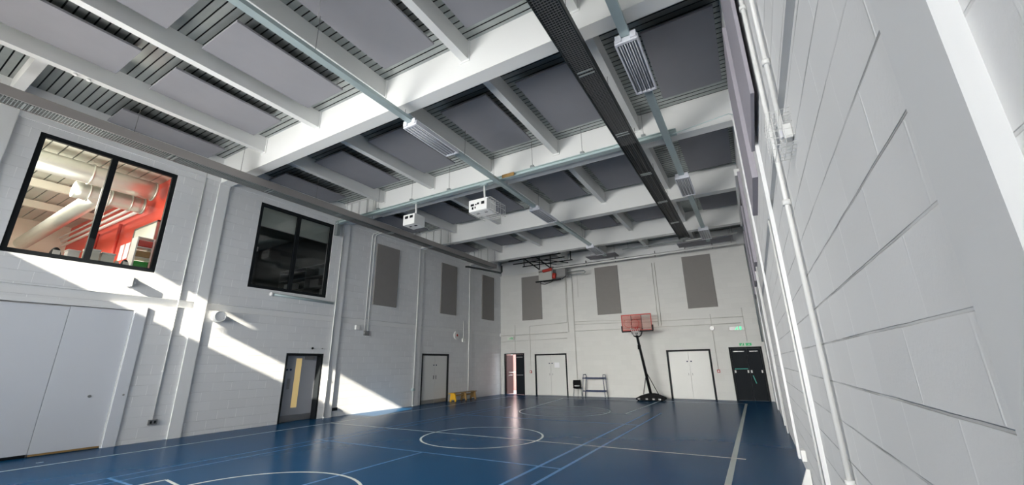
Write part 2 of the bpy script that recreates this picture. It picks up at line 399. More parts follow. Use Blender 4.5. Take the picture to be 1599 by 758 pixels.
# secondary beams spanning between them
SX = [2.28, 4.62, 6.93, 9.2, 11.47]
ends = [YN]+BY+[L]
for k in range(5):
    ya = ends[k]+(BW if k else 0); yb = ends[k+1]
    for x in SX:
        b = MB().box(x-.16, x, ya, yb, 7.42, 7.45); b.box(x-.155, x-.005, ya, yb, 7.45, H)
        if k < 4: b.box(x-.2, x+.03, yb-.02, yb, 7.38, H)
        struct(b.build('beam', 'beam'))
b = MB().box(0, 2.12, 1.03, 1.2, 7.45, H); struct(b.build('beam', 'beam'))

# ------------------------------------------------------------------ acoustic rafts under the deck
PX = [(.0, 1.0), (2.46, 3.71), (4.78, 6.04), (7.37, 8.7), (9.47, 10.72), (12.21, 13.46)]
ORD = ['first', 'second', 'third', 'fourth', 'fifth', 'sixth']
BAYS = [('in nearest bay, near row', -.19, 2.05, [1, 2]), ('just before first main beam', 2.61, 4.85, [0, 1, 2, 3, 4]),
        ('between first and second main beams', 6.65, 8.95, [0, 1, 2, 3, 4, 5]),
        ('between second and third main beams', 11.15, 13.42, [0, 1, 2, 3, 4, 5]),
        ('between third and fourth main beams', 15.82, 17.5, [0, 1, 2, 3, 4, 5])]
for where, ya, yb, ks in BAYS:
    for q in ks:
        x0, x1 = PX[q]; x0 = max(x0, .06)
        t = thing('acoustic_panel', ((x0+x1)/2, (ya+yb)/2, 7.65), f'grey ceiling panel {where}, {ORD[q]} from window wall', 'ceiling panel', 'lilac grey acoustic panels hung under the roof deck')
        MB().box(x0, x1, ya, yb, 7.65, 7.7).build('panel_face', 'raft', t, bevel=.004)
        for xx in (x0+.15, x1-.15):
            for yy in (ya+.2, yb-.2): MB().tube([(xx, yy, 7.7), (xx, yy, 7.87)], .004, 5).build('hanger', 'wire', t)
for i, (x0, x1, ya, yb) in enumerate([(6.1, 7.7, 20.2, 20.9), (10.7, 13.1, 20.2, 21.0)]):
    t = thing('acoustic_panel', ((x0+x1)/2, (ya+yb)/2, 7.0), ['small dark ceiling panel above the middle wall panel of the end wall', 'wide dark ceiling panel above the right wall panel of the end wall'][i], 'ceiling panel', 'low panels by the end wall')
    MB().box(x0, x1, ya, yb, 7.1, 7.15).build('panel_face', 'raft', t, bevel=.004)
    for xx in (x0+.15, x1-.15): MB().tube([(xx, (ya+yb)/2, 7.15), (xx, (ya+yb)/2, 7.87)], .004, 5).build('hanger', 'wire', t)

# ------------------------------------------------------------------ wall panels
def wall_panel(name, box, m, label, group):
    o = MB().box(*box).build(name, m, None, bevel=.004); tag(o, label, 'wall panel', group); return o
for (a, c, z0, z1), w_ in zip([(11.44, 12.72, 4.09, 6.66), (15.66, 16.93, 4.13, 6.7), (19.32, 20.57, 4.15, 6.73)], ['nearest the dark window', 'above the white double doors of the window wall', 'next to the far left corner']):
    wall_panel('acoustic_wall_panel', (.001, .05, a, c, z0, z1), 'wpanel', f'tall dark grey acoustic panel on the window wall, {w_}', 'dark grey wall panels')
for (a, c, z0, z1), w_ in zip([(1.53, 2.83, 4.13, 6.72), (6.15, 7.43, 4.14, 6.73), (10.69, 11.99, 4.13, 6.7)], ['left of the folded goal', 'left above the basketball stand', 'above the white store doors on the right']):
    wall_panel('acoustic_wall_panel', (a, c, L-.05, L-.001, z0, z1), 'wpanel', f'tall brown grey panel on the end wall, {w_}', 'dark grey wall panels')
for (a, c), w_ in zip([(4.0, 5.3), (6.15, 7.95), (12.0, 13.3), (15.0, 16.3), (18.3, 19.6)], ['nearest the camera', 'second from the camera', 'third from the camera', 'fourth from the camera', 'last before the end wall']):
    x1 = W-.001 if not (a < 5.2 < c) else W-.039
    wall_panel('acoustic_wall_panel', (W-.075, x1, a, c, 4.13, 6.72), 'wpanel_r', f'pale lilac acoustic panel high on the right wall, {w_}', 'lilac panels on the right wall')
# ------------------------------------------------------------------ sliding partition on the left wall
ys = [PART[0], -.3, 1.3, 2.95, 4.06]
for i in range(4):
    o = MB().box(-.06, -.015, ys[i]+.004, ys[i+1]-.004, .06 if i < 3 else .05, 3.07 if i < 3 else 3.085)
    if i < 2: struct(o.build('partition', 'part')); continue
    where = ['hidden furthest behind the viewer', 'second of four', 'wide and blank below the bright window', 'beside the wall reveal, with a round lock'][i]
    t = o.build('partition_panel', 'part', None, bevel=.004)
    tag(t, f'white sliding partition panel {where}', 'partition', 'white sliding partition panels')
    if i == 3:
        MB().tube([(-.015, 3.66, 1.13), (-.003, 3.66, 1.13)], .03, 14).build('lock', 'kick', t)
        MB().box(-.05, -.02, ys[i]+.02, ys[i+1]-.02, .012, .05).build('bottom_seal', 'wood', t)
    else: MB().box(-.05, -.02, ys[i]+.02, ys[i+1]-.02, .005, .06).build('bottom_seal', 'black', t)
b = MB().box(.0, .035, 4.08, 4.31, 0, 3.2); o = struct(b.build('trim_20', 'part')); MB().tube([(.035, 4.24, 1.12), (.042, 4.24, 1.12)], .022, 12).build('lock', 'kick', o)
b = MB().box(-.08, .02, PART[0], 4.08, 3.1, 3.2); struct(b.build('trim_21', 'paint'))

# ------------------------------------------------------------------ doors
def disc(b, axis, p, r, t=.012, mi=0):
    d = {'x': (t, 0, 0), 'y': (0, -t, 0)}[axis]; b.tube([p, tuple(Vector(p)+Vector(d))], r, 14, mi)
def frame(b, axis, pos, u0, u1, z1, fw, d0, d1):
    for A, B, C_, D in ((u0, u0+fw, 0, z1), (u1-fw, u1, 0, z1), (u0+fw, u1-fw, z1-fw, z1)):
        if axis == 'x': b.box(pos+d0, pos+d1, A, B, C_, D)
        else: b.box(A, B, pos+d0, pos+d1, C_, D)
# door 1: grey single leaf with vision panel, deep reveal
fr = MB(); frame(fr, 'x', 0, D1[0], D1[1], D1[3], .07, -.3, -.005); r = struct(fr.build('door_1', 'black'))
lf = MB().box(-.285, -.245, D1[0]+.075, D1[1]-.075, .01, D1[3]-.075).build('door_leaf', 'doorg', r, bevel=.003)
MB().box(-.246, -.238, 8.66, 8.86, .42, 1.97).build('vision_panel', 'yglass', lf)
MB().box(-.246, -.24, D1[0]+.09, D1[1]-.09, .015, .2).build('kickplate', 'kick', lf)
MB().box(-.246, -.238, 8.43, 8.53, 1.0, 1.33).build('push_plate', 'kick', lf)
MB().box(-.246, -.18, 8.95, 9.28, 1.93, 2.03).build('door_closer', 'kick', lf)
b = MB(); disc(b, 'x', (-.245, 8.37, 1.61), .035); disc(b, 'x', (-.245, 8.5, 1.61), .035); b.build('sign_disc', 'blue', lf)
MB().box(-.3, -.287, D1[0]+.07, D1[1]-.07, 0, D1[3]-.07).build('backing_leaf', 'doorg', r)
# double doors
def double(name, axis, pos, D, sgn, leaf, label_bits=()):
    fr = MB(); fw = .085
    if axis == 'x': frame(fr, 'x', pos, D[0], D[1], D[3], fw, -.14, -.0)
    else: frame(fr, 'y', pos, D[0], D[1], D[3], fw, 0., .1)
    r = struct(fr.build(name, 'black')); mid = (D[0]+D[1])/2
    for s_ in (-1, 1):
        A, B = (D[0]+fw+.004, mid-.003) if s_ < 0 else (mid+.003, D[1]-fw-.004)
        if axis == 'x': lf = MB().box(pos-.09, pos-.045, A, B, .01, D[3]-fw-.004)
        else: lf = MB().box(A, B, pos+.035, pos+.08, .01, D[3]-fw-.004)
        lf = lf.build('door_leaf', leaf, r, bevel=.003)
        c = mid+s_*.085
        b = MB(); disc(b, axis, (pos-.045, c, 1.68) if axis == 'x' else (c, pos+.035, 1.68), .032); b.build('sign_disc', 'blue', lf)
        if leaf == 'doorw':
            q = MB()
            if axis == 'x': q.box(pos-.046, pos-.035, A+.01, B-.01, .015, .17)
            else: q.box(A+.01, B-.01, pos+.028, pos+.036, .015, .17)
            q.build('kickplate', 'kick' if axis == 'x' else 'doorw', lf)
            q = MB()
            if axis == 'x': q.box(pos-.046, pos-.03, c-.03, c+.03, 1.05, 1.22)
            else: q.box(c-.01, c+.01, pos+.025, pos+.036, 1.05, 1.15)
            q.build('door_handle', 'kick', lf)
    return r
double('door_2', 'x', 0, D2, 1, 'doorw')
r4 = double('door_4', 'y', L, D4, -1, 'doorw')
double('door_5', 'y', L, D5, -1, 'doorw')
o = MB().box(3.45, 3.75, L+.03, L+.034, 1.45, 1.72).build('paper_notice', 'paper', None); tag(o, 'blank looking white paper notice taped to the white double doors beside the open exit', 'notice')
# fire door at the right: charcoal leaves with push bars
fr = MB(); frame(fr, 'y', L, D6[0], D6[1], D6[3], .07, 0, .1); r = struct(fr.build('door_6', 'black')); mid = 12.84
for A, B in ((D6[0]+.075, mid-.004), (mid+.004, D6[1]-.075)):
    lf = MB().box(A, B, L+.03, L+.08, .01, D6[3]-.075).build('door_leaf', 'charcoal', r, bevel=.003)
    q = MB()
    for c in (A+.06, B-.06): q.box(c-.03, c+.03, L-.04, L+.03, 1.16, 1.27)
    q.build('latch_block', 'white', lf)
    if A < 12.5: MB().tube([(A+.05, L-.035, 1.33), (B-.05, L-.035, 1.33)], .022, 10).build('push_bar', 'teal', lf)
    else: MB().tube([(A+.09, L-.035, 1.05), (A+.17, L-.05, .72)], .022, 10).build('push_bar', 'teal', lf)
    MB().box(A+.1, B-.1, L+.015, L+.03, 2.06, 2.09).build('top_label', 'kick', lf)
# open exit door: right leaf shut, left leaf swung outwards
fr = MB(); frame(fr, 'y', L, D3[0], D3[1], D3[3], .06, 0, .12); r = struct(fr.build('door_3', 'black'))
lf = MB().box(1.0, D3[1]-.065, L+.03, L+.08, .01, D3[3]-.065).build('door_leaf', 'charcoal', r, bevel=.003)
MB().box(1.05, 1.47, L-.01, L+.03, 1.04, 1.08).build('push_bar', 'kick', lf)
MB().box(1.05, 1.45, L+.015, L+.03, 2.03, 2.07).build('door_closer', 'kick', lf)
lf = MB().obox((.36, L+.42, 1.1), (.03, .33, 0), (.02, -.002, 0), (0, 0, 1.09)).build('door_leaf', mat('pink_lit_door', (.06, .02, .02), .4), r, bevel=.003)  # reflected pink light from outside put into the leaf colour
q = MB().tube([(.43, L+.15, 1.22), (.53, L+.15, 1.2), (.62, L+.6, 1.2), (.52, L+.66, 1.22)], .018, 8); q.tube([(.43, L+.15, 1.02), (.53, L+.15, 1.05), (.6, L+.3, 1.05)], .018, 8); q.build('push_bar', 'white', lf)
# outside the exit
b = MB().box(-2.5, W+2, YN-.3-12, YN-.3, 5.85, 6.0); struct(b.build('sun_block_roof', 'paint'))  # unseen slab added behind the near wall to block sun from the screen
b = MB().box(-3, 4.5, L+.3, L+7, -.15, -.01); struct(b.build('ground_outside', mat('pale_paving', (.5, .42, .4), .7, noise=.1)))
b = MB().box(-4.5, 3.5, L+3.6, L+3.9, 0, 4.2); struct(b.build('wall_outside', 'brick'))
b = MB().box(-1.35, -1.25, L+3.5, L+3.6, 0, 3.4); b.box(-.75, -.65, L+3.5, L+3.6, 0, 3.4); struct(b.build('trim_outside', 'white'))

# ------------------------------------------------------------------ conduits and small fixings on the walls
def pipe(name, pts, r, label, cat='conduit', m='conduit', group=None, clips=0):
    if group is None: group = 'white surface conduits'
    b = MB().tube(pts, r, 8)
    o = b.build(name, m); tag(o, label, cat, group)
    if clips:
        a, c = Vector(pts[0]), Vector(pts[-1])
        for i in range(clips):
            p = a.lerp(c, (i+.5)/clips); q = MB(); d = (c-a).normalized()*.02
            q.tube([p-d, p+d], r*1.7, 10).build('coupler', m, o)
    return o
def sock(name, box, label, cat, m='kick'):
    o = MB().box(*box).build(name, m, None, bevel=.004); return tag(o, label, cat)
pipe('conduit', [(.02, 4.92, 7.3), (.02, 4.92, .5)], .015, 'white conduit dropping to the metal double socket beside the partition', clips=3)
o = sock('wall_socket', (0, .05, 4.84, 5.02, .38, .5), 'metal double power socket low on the wall beside the partition', 'socket')
b = MB()
for yy in (4.89, 4.97): MB().box(.05, .054, yy-.02, yy+.02, .41, .47).build('outlet', 'black', o)
for y, w_ in ((9.69, 'at the column right of the dark window'), (14.0, 'left of the white double doors on the window wall'), (18.05, 'behind the yellow bench')):
    pipe('conduit', [(.07, y, 7.3), (.07, y, .05 if y > 10 else .05)], .02, f'thin white conduit running full height {w_}', clips=3)
for y, w_ in ((11.15, 'left one'), (11.3, 'right one')):
    pipe('conduit', [(.4, y, 7.05), (.05, y, 7.0), (.02, y, 6.9), (.02, y, 3.02)], .016, f'long white conduit beside the first dark wall panel, {w_} of the pair')
sock('junction_box', (0, .06, 11.13, 11.36, 2.84, 3.02), 'small grey box where the paired conduits end', 'junction box')
sock('wall_socket', (0, .06, 10.06, 10.24, .2, .3), 'dark socket low on the wall right of the grey door', 'socket', 'black')
sock('wall_socket', (0, .1, 13.95, 14.1, .62, .72), 'metal socket at the foot of the conduit left of the white double doors', 'socket', 'galv')
sock('motion_sensor', (0, .08, 10.7, 10.86, 3.04, 3.2), 'small white wall sensor right of the grey door, high up', 'sensor', 'white')
o = pipe('conduit', [(.02, 17.62, 3.9), (.02, 17.62, 3.0)], .02, 'short white conduit above the yellow bench ending in a small box')
o = sock('junction_box', (0, .08, 17.5, 17.74, 2.82, 3.0), 'small white box below the short conduit above the bench', 'junction box', 'white')
t = thing('fire_alarm', (0, 17.0, 3.13), 'flat round white alarm sounder left of the short conduit above the bench', 'alarm')
MB().tube([(0, 17.0, 3.13), (.08, 17.0, 3.13)], .2, 20).build('housing', 'white', t); MB().tube([(.08, 17.0, 3.13), (.1, 17.0, 3.13)], .06, 12).build('lens', 'redp', t)
# round horn sounder that throws the long shadow
t = thing('round_speaker', (0, 5.9, 3.1), 'round white wall speaker under the ledge, lit by the sun above the grey door', 'speaker')
MB().tube([(0, 5.9, 3.1), (.22, 5.9, 3.1)], .15, 24).build('housing', 'white', t)
MB().tube(circ(5.9, 3.1, .225, .14, 24, plane='yz'), .015, 8, closed=True).build('rim', 'white', t)
b = MB()
for q in range(3): b.tube(circ(5.9, 3.1, .222, .035+.035*q, 20, plane='yz'), .006, 5, closed=True)
b.build('grille', 'fixture', t)
t = thing('wall_bracket', (0, 3.9, 3.8), 'small white bracket on the sunlit wall just below the bright window', 'bracket')
MB().box(0, .14, 3.82, 3.86, 3.66, 3.9).build('arm', 'white', t); MB().box(0, .02, 3.78, 3.9, 3.66, 3.9).build('plate', 'white', t)
t = thing('tube_light', (0, 8.45, 3.93), 'horizontal bluish tube on the wall under the dark window', 'tube light')
MB().tube([(.07, 7.35, 3.94), (.07, 9.58, 3.91)], .045, 12).build('tube', 'galv', t); MB().tube([(.07, 7.27, 3.94), (.07, 7.36, 3.94)], .055, 12).build('end_cap', 'white', t)
b = MB(); b.box(0, .07, 7.5, 7.54, 3.92, 3.96); b.box(0, .07, 9.35, 9.39, 3.9, 3.94); b.build('bracket', 'white', t)
o = MB().tube([(0, 9.02, 2.3), (.03, 9.02, 2.3)], .035, 12).build('door_sensor', 'black'); tag(o, 'small black round sensor above the grey door, larger of two', 'sensor')
o = MB().tube([(0, 9.4, 2.3), (.02, 9.4, 2.3)], .022, 12).build('door_sensor', 'kick'); tag(o, 'tiny grey round sensor above the right end of the grey door', 'sensor')

# end wall services
def epipe(pts, r, label): return pipe('conduit', [(x, L-.02-d, z) for x, z, d in pts], r, label, m='kickpaint', group='thin end wall conduits')
M['kickpaint'] = mat('greyed_conduit', (.5, .49, .45), .5)
epipe([(.05, 3.31, 0), (4.33, 3.31, 0)], .014, 'long thin conduit running from the left corner below the first end wall panel')
epipe([(2.0, 3.78, 0), (4.33, 3.84, 0)], .012, 'thin horizontal conduit just under the leftmost end wall panel')
epipe([(.05, 2.95, 0), (4.3, 3.0, 0)], .008, 'faint conduit line above the open exit door')
epipe([(4.8, 3.86, 0), (9.2, 3.74, 0)], .010, 'upper thin conduit crossing behind the basketball backboard')
epipe([(4.8, 3.72, 0), (9.2, 3.6, 0)], .012, 'middle thin conduit crossing behind the basketball backboard')
epipe([(4.8, 3.35, 0), (12.8, 3.32, 0)], .012, 'long lower conduit crossing behind the backboard towards the fire exit')
epipe([(9.3, 3.62, 0), (12.95, 3.6, 0)], .012, 'upper conduit above the white store doors and fire exit')
epipe([(1.0, 3.9, 0), (1.0, 2.29, 0)], .010, 'conduit dropping to the open exit door')
epipe([(2.0, 3.78, 0), (2.0, 1.3, 0)], .010, 'conduit dropping to the call point by the open exit')
for x, w_ in ((4.36, 'left'), (4.42, 'right')): epipe([(x, 6.6, 0), (x, 3.32 if x > 4.4 else 3.84, 0)], .012, f'vertical conduit under the folded goal, {w_} one of the close pair')
epipe([(4.78, 6.6, .03), (4.78, .1, .03)], .012, 'vertical conduit on the shallow pier left of the trolley, running to the floor')
epipe([(5.1, 6.6, 0), (5.1, 5.2, 0)], .008, 'short hanging cable right of the folded goal')
for x, w_ in ((9.22, 'left'), (9.36, 'right')): epipe([(x, 6.6, 0), (x, 3.4, 0)], .012, f'vertical conduit between middle and right wall panels, {w_} one')
epipe([(11.6, 3.8, 0), (11.6, 1.3, 0)], .010, 'conduit dropping to the call point between store doors and fire exit')
epipe([(12.93, 4.0, 0), (12.93, 2.5, 0)], .010, 'conduit dropping to the sign over the fire exit')
for x, w_ in ((2.0, 'right of the open exit'), (11.6, 'left of the charcoal fire doors')):
    o = sock('fire_call_point', (x-.06, x+.06, L-.06, L, 1.17, 1.3), f'small red fire call point {w_}', 'call point', 'redp')
    MB().box(x-.035, x+.035, L-.064, L-.06, 1.2, 1.27).build('glass_plate', 'white', o)
o = MB().tube([(11.6, L, 3.15), (11.6, L-.1, 3.15)], .1, 16).build('fire_alarm', 'kick'); tag(o, 'round grey alarm sounder on the end wall left of the exit lamp', 'alarm')
def exit_glyph(o, x, z, y, s_, m):
    b = MB()   # running figure, arrow and doorway
    b.obox((x-.02*s_, y, z), (.03*s_, 0, .035*s_), (0, .002, 0), (.012*s_, 0, -.012*s_)); b.tube([(x+.02*s_, y-.002, z+.05*s_), (x+.02*s_, y+.002, z+.05*s_)], .018*s_, 10)
    b.obox((x-.05*s_, y, z-.045*s_), (.03*s_, 0, .01*s_), (0, .002, 0), (.003*s_, 0, -.01*s_)); b.obox((x+.02*s_, y, z-.04*s_), (.008*s_, 0, -.03*s_), (0, .002, 0), (.01*s_, 0, .002*s_))
    b.box(x+.09*s_, x+.16*s_, y-.002, y+.002, z-.07*s_, z+.07*s_)
    b.build('pictogram', m, o)
for x0, x1, z0, z1, lit in ((.5, .93, 3.05, 3.22, 0), (12.3, 12.9, 3.0, 3.18, 1)):
    o = sock('exit_lamp', (x0, x1, L-.08, L, z0, z1), 'grey exit lamp box above the open door' if not lit else 'exit lamp box with lit green figure above the charcoal fire doors', 'exit sign', 'sign' if not lit else 'kick')
    c = (x0+x1)/2
    if lit: exit_glyph(o, 12.62, 3.09, L-.084, 1.1, 'greenl')
    else: exit_glyph(o, c, 3.13, L-.084, .9, 'green')
o = sock('exit_sign', (12.6, 13.08, L-.012, L, 2.31, 2.43), 'small green and white running man sign directly on top of the charcoal fire doors', 'exit sign', 'green')
exit_glyph(o, 12.72, 2.37, L-.016, .8, 'sign'); MB().obox((12.98, L-.016, 2.37), (.03, 0, 0), (0, .002, 0), (0, 0, .012)).build('arrow', 'sign', o)

# right wall services
pipe('conduit', [(W-.03, 3.62, 7.6), (W-.03, 3.52, -.0)], .017, 'thick white conduit on the right wall running past the wire guard to the floor', clips=4)
pipe('conduit', [(W-.03, 3.0, 7.6), (W-.03, 3.0, 3.18)], .015, 'white conduit on the right wall ending inside the wire guard', clips=4)
pipe('conduit', [(W-.055, 5.18, 3.2), (W-.055, 5.18, .05)], .01, 'slim white conduit on the second right wall column')
pipe('conduit', [(W-.03, 12.5, 4.1), (W-.03, 12.5, .0)], .018, 'white conduit far down the right wall')
t = thing('guarded_alarm', (W-.01, 2.84, 3.07), 'white emergency light inside a square wire guard on the right wall', 'wall light')
MB().box(W-.05, W-.002, 2.79, 2.87, 3.02, 3.12).build('housing', 'white', t, bevel=.008)
MB().box(W-.07, W-.05, 2.81, 2.85, 3.04, 3.1).build('lens', 'fixture', t, bevel=.008)
g = MB(); x0, x1, y0, y1, z0, z1 = W-.13, W-.004, 2.71, 2.97, 2.95, 3.18
for i in range(6):
    a = y0+(y1-y0)*i/5; z = z0+(z1-z0)*i/5; x = x0+(x1-x0)*i/5
    g.tube([(x1, a, z0), (x0, a, z0), (x0, a, z1), (x1, a, z1)], .0018, 4); g.tube([(x1, y0, z), (x0, y0, z), (x0, y1, z), (x1, y1, z)], .0018, 4)
    if i < 4: g.tube([(x, y0, z0), (x, y1, z0), (x, y1, z1), (x, y0, z1)], .0018, 4, closed=True)
g.build('wire_guard', 'white', t)
sock('wall_socket', (W-.06, W-.001, 7.9, 8.1, .25, .4), 'white floor level outlet low on the right wall', 'socket', 'white')
t = thing('floor_bracket', (W-.06, 7.6, 0), 'small white metal bracket at the foot of the right wall', 'bracket')
MB().prism([(W-.14, .0), (W-.01, 0), (W-.01, .22), (W-.05, .22)], 'y', 7.55, 7.6).build('gusset', 'white', t)
t = thing('projector_screen', (W-.1, 15.1, 6.76), 'long white screen case with black underside high on the right wall', 'screen case')
MB().box(W-.13, W-.06, 12.4, 17.8, 6.78, 6.94).build('case', 'white', t, bevel=.005); MB().box(W-.06, W-.001, 12.45, 17.75, 6.76, 6.92).build('slot', 'black', t)
MB().box(W-.135, W-.001, 12.36, 12.4, 6.75, 6.96).build('end_cap', 'white', t, bevel=.01)
pipe('cable_cover', [(W-.06, 21.2, 6.9), (W-.06, 21.2, 2.45)], .035, 'dark vertical cover in the far right corner above the fire doors', 'cable cover', 'galvd', 'corner cover')

# ------------------------------------------------------------------ things hung from the roof
def wires(root, pts, z0, z1=7.86):
    for x, y in pts: MB().tube([(x, y, z0), (x, y, z1)], .006, 5).build('hanger_wire', 'wire', root)
def heater(x0, x1, ya, yb, z0, z1, m, label, mm):
    t = thing('radiant_heater', ((x0+x1)/2, (ya+yb)/2, z0), label, 'heater', 'long radiant heaters')
    b = MB().box(x0, x0+.02, ya, yb, z0, z1); b.box(x1-.02, x1, ya, yb, z0, z1); b.box(x0+.02, x1-.02, ya, yb, z1-.02, z1)
    b.box(x0+.02, x1-.02, ya, ya+.02, z0, z1-.02); b.box(x0+.02, x1-.02, yb-.02, yb, z0, z1-.02)
    b.build('casing', m, t)
    g = MB(); y = ya+.04
    while y < min(yb, ya+11): g.box(x0+.02, x1-.02, y, y+.012, z0+.012, z0+.018); y += .045
    x = x0+.05
    while x < x1-.03: g.box(x, x+.008, ya+.02, yb-.02, z0+.008, z0+.012); x += .045
    g.build('mesh_guard', mm, t)
    b = MB()
    for x in (x0+.13, x1-.13): b.tube([(x, ya+.1, z0+.09), (x, yb-.1, z0+.09)], .035, 10)
    b.build('burner_tube', 'heaterd', t)
    q = ya+1.2
    while q < yb: MB().box(x0+.06, x1-.06, q, q+.03, z0-.006, z0+.008).build('cross_strap', 'galvd', t); MB().box(x0+.06, x1-.06, q+.09, q+.12, z0-.006, z0+.008).build('cross_strap', 'galvd', t); q += 2.3
    q = ya+.6
    while q < yb: wires(t, [((x0+x1)/2, q)], z1); q += 2.25
    return t
heater(1.70, 2.12, -2.4, 17.6, 6.5, 6.7, 'heater', 'long grey brown radiant heater strip hanging above the windows', 'galvd')
heater(11.18, 11.58, -2.4, 17.3, 6.5, 6.62, 'heaterd', 'long black mesh radiant heater strip hanging near the right wall', 'wire')
o = pipe('heater_flue', [(.1, 17.6, 6.85), (.35, 17.6, 6.8), (1.0, 17.6, 6.62), (2.3, 17.7, 6.25), (2.35, 17.7, 6.3), (2.35, 17.7, 6.62)], .05, 'black bent flue pipe at the far end of the left heater', 'flue pipe', 'heaterd', 'flue')

def trunking(xc, label):
    t = thing('cable_trunking', (xc, 8, 6.78), label, 'trunking', 'galvanised lighting trunking')
    b = MB().box(xc-.075, xc+.075, -2.6, 19.4, 6.79, 6.8); b.box(xc-.075, xc-.065, -2.6, 19.4, 6.8, 6.87); b.box(xc+.065, xc+.075, -2.6, 19.4, 6.8, 6.87)
    b.build('channel', 'galv', t); y = -1.
    while y < 19: wires(t, [(xc, y)], 6.8); y += 2.15
    return t
trunking(7.42, 'blue green steel trunking running the length of the hall above the middle lights')
trunking(12.13, 'blue green steel trunking along the right side carrying the right hand lights')
def luminaire(xc, y0, label):
    w_, l_ = .38, 1.5
    t = thing('high_bay_light', (xc, y0+l_/2, 6.78), label, 'ceiling light', 'unlit slatted high bay lights')
    z0, z1 = 6.68, 6.78
    b = MB().box(xc-w_/2, xc-w_/2+.03, y0, y0+l_, z0, z1); b.box(xc+w_/2-.03, xc+w_/2, y0, y0+l_, z0, z1)
    b.box(xc-w_/2+.03, xc+w_/2-.03, y0, y0+.05, z0, z1); b.box(xc-w_/2+.03, xc+w_/2-.03, y0+l_-.05, y0+l_, z0, z1); b.box(xc-w_/2+.03, xc+w_/2-.03, y0+.05, y0+l_-.05, z1-.01, z1)
    b.build('housing', 'fixture', t, bevel=.004)
    for s_ in (-1, 1): MB().box(xc+s_*.12-.05, xc+s_*.12+.05, y0-.03, y0+.04, z0+.03, z1+.05).build('end_bracket', 'fixture', t, bevel=.006)
    b = MB()
    for k in range(4):
        c = xc-.122+.081*k; b.prism([(c-.034, z0+.02), (c-.015, z1-.02), (c+.015, z1-.02), (c+.034, z0+.02)], 'y', y0+.06, y0+l_-.06)
    b.build('reflector', 'reflector', t)
    for k in range(4):
        c = xc-.122+.081*k; MB().tube([(c, y0+.07, z0+.014), (c, y0+l_-.07, z0+.014)], .009, 8).build('lamp_tube', 'tube', t)
    b = MB()
    for k in range(3): c = xc-.081+.081*k; b.box(c-.006, c+.006, y0+.05, y0+l_-.05, z0-.002, z0+.02)
    b.build('divider', 'fixture', t)
    return t
pos = [5.6, 11.55, 17.1]
NAMES = [['nearest slatted light on the middle trunking, just past the first beam', 'second slatted light on the middle trunking, right of the larger projector', 'farthest slatted light on the middle trunking, near the end wall'],
         ['largest nearest slatted light on the right trunking', 'second slatted light on the right trunking', 'farthest slatted light on the right trunking by the end wall']]
base = luminaire(7.42, pos[0], NAMES[0][0])
for i, xc in enumerate((7.42, 12.13)):
    for j, y in enumerate(pos):
        if i == j == 0: continue
        c = copy_tree(base, (xc-7.42, y-pos[0], 0)); c['label'] = NAMES[i][j]
o = pipe('conduit', [(W-.02, 9.2, 6.9), (W-.1, 9.2, 6.95), (12.2, 9.25, 6.84)], .012, 'thin pipe from the right trunking across to the right wall', m='galv', group='cross pipe')

# cross rail with hangers, motor and the two caged projectors
t = thing('cross_rail', (6, 9.35, 6.9), 'galvanised steel rail crossing the hall from the dark window column', 'rail')
b = MB().box(.06, 12.35, 9.27, 9.43, 6.89, 6.91); b.box(.06, 12.35, 9.345, 9.355, 6.91, 6.99); b.box(.06, 12.35, 9.28, 9.42, 6.99, 7.01)
b.build('girder', 'galv', t)
for x in (.6, 2.3, 3.9, 5.5, 7.2, 8.5, 10.0, 11.6):
    h = MB().box(x-.05, x+.05, 9.3, 9.4, 7.01, 7.09).build('clamp', 'galvd', t); MB().tube([(x, 9.35, 7.08), (x, 9.35, 7.86)], .006, 5).build('hanger_wire', 'wire', h)
MB().box(.05, .2, 9.3, 9.45, 6.45, 6.98).build('drive_motor', 'galvd', t, bevel=.01)
o = MB().box(7.55, 7.95, 9.24, 9.265, 6.9, 7.0).build('reflection_strip', 'wood'); tag(o, 'orange brown reflection on the cross rail above the larger projector', 'strip')  # brown reflection on the rail modelled as a thin strip
def projector(px, z, w_, h_, d_, label, ports, cage):
    """px: pole x; box hangs from the rail"""
    yc = 9.35; t = thing('caged_projector', (px, yc, 6.9), label, 'projector', 'white projectors on the cross rail')
    MB().tube([(px, yc, 6.89), (px+.02, yc, z+h_-.01)], .028, 12).build('pole', 'white', t); MB().box(px-.09, px+.09, yc-.07, yc+.07, 6.86, 6.888).build('mount_plate', 'galv', t)
    cx = px-.1; x0, x1 = cx-w_/2, cx+w_/2; y0, y1 = yc-.2, yc-.2+d_
    bd = MB().box(x0, x1, y0, y1, z, z+h_).build('body', 'white', t, bevel=.01)
    b = MB()
    for u, v, a, c in ports: b.box(x0+u*w_-a, x0+u*w_+a, y0-.004, y0+.01, z+v*h_-c, z+v*h_+c)
    b.build('port', 'black', bd)
    b = MB()
    for u in (.3, .75): b.box(x0+u*w_-.05, x0+u*w_+.05, y0+d_*.35, y0+d_*.5, z-.003, z+.01)
    b.build('vent', 'black', bd)
    if cage:
        g = MB(); a, c = y0+.02, y1+.35; X0, X1 = x0+.03, x1+.12
        for i in range(7):
            y = a+(c-a)*i/6; g.tube([(X0, y, z-.02), (X1, y, z-.02), (X1, y, z+h_-.02), (X0, y, z+h_-.02)], .006, 5, closed=True)
        for x, zz in ((X1, z-.02), (X1, z+h_-.02), (X1, z+h_*.5), (X0, z-.02), (X0, z+h_-.02)): g.tube([(x, a, zz), (x, c, zz)], .006, 5)
        g.build('wire_cage', 'white', t)
projector(4.12, 6.1, .5, .36, .5, 'smaller white projector hanging from the cross rail, nearer the window wall', [(.3, .72, .07, .045), (.72, .72, .07, .045)], False)
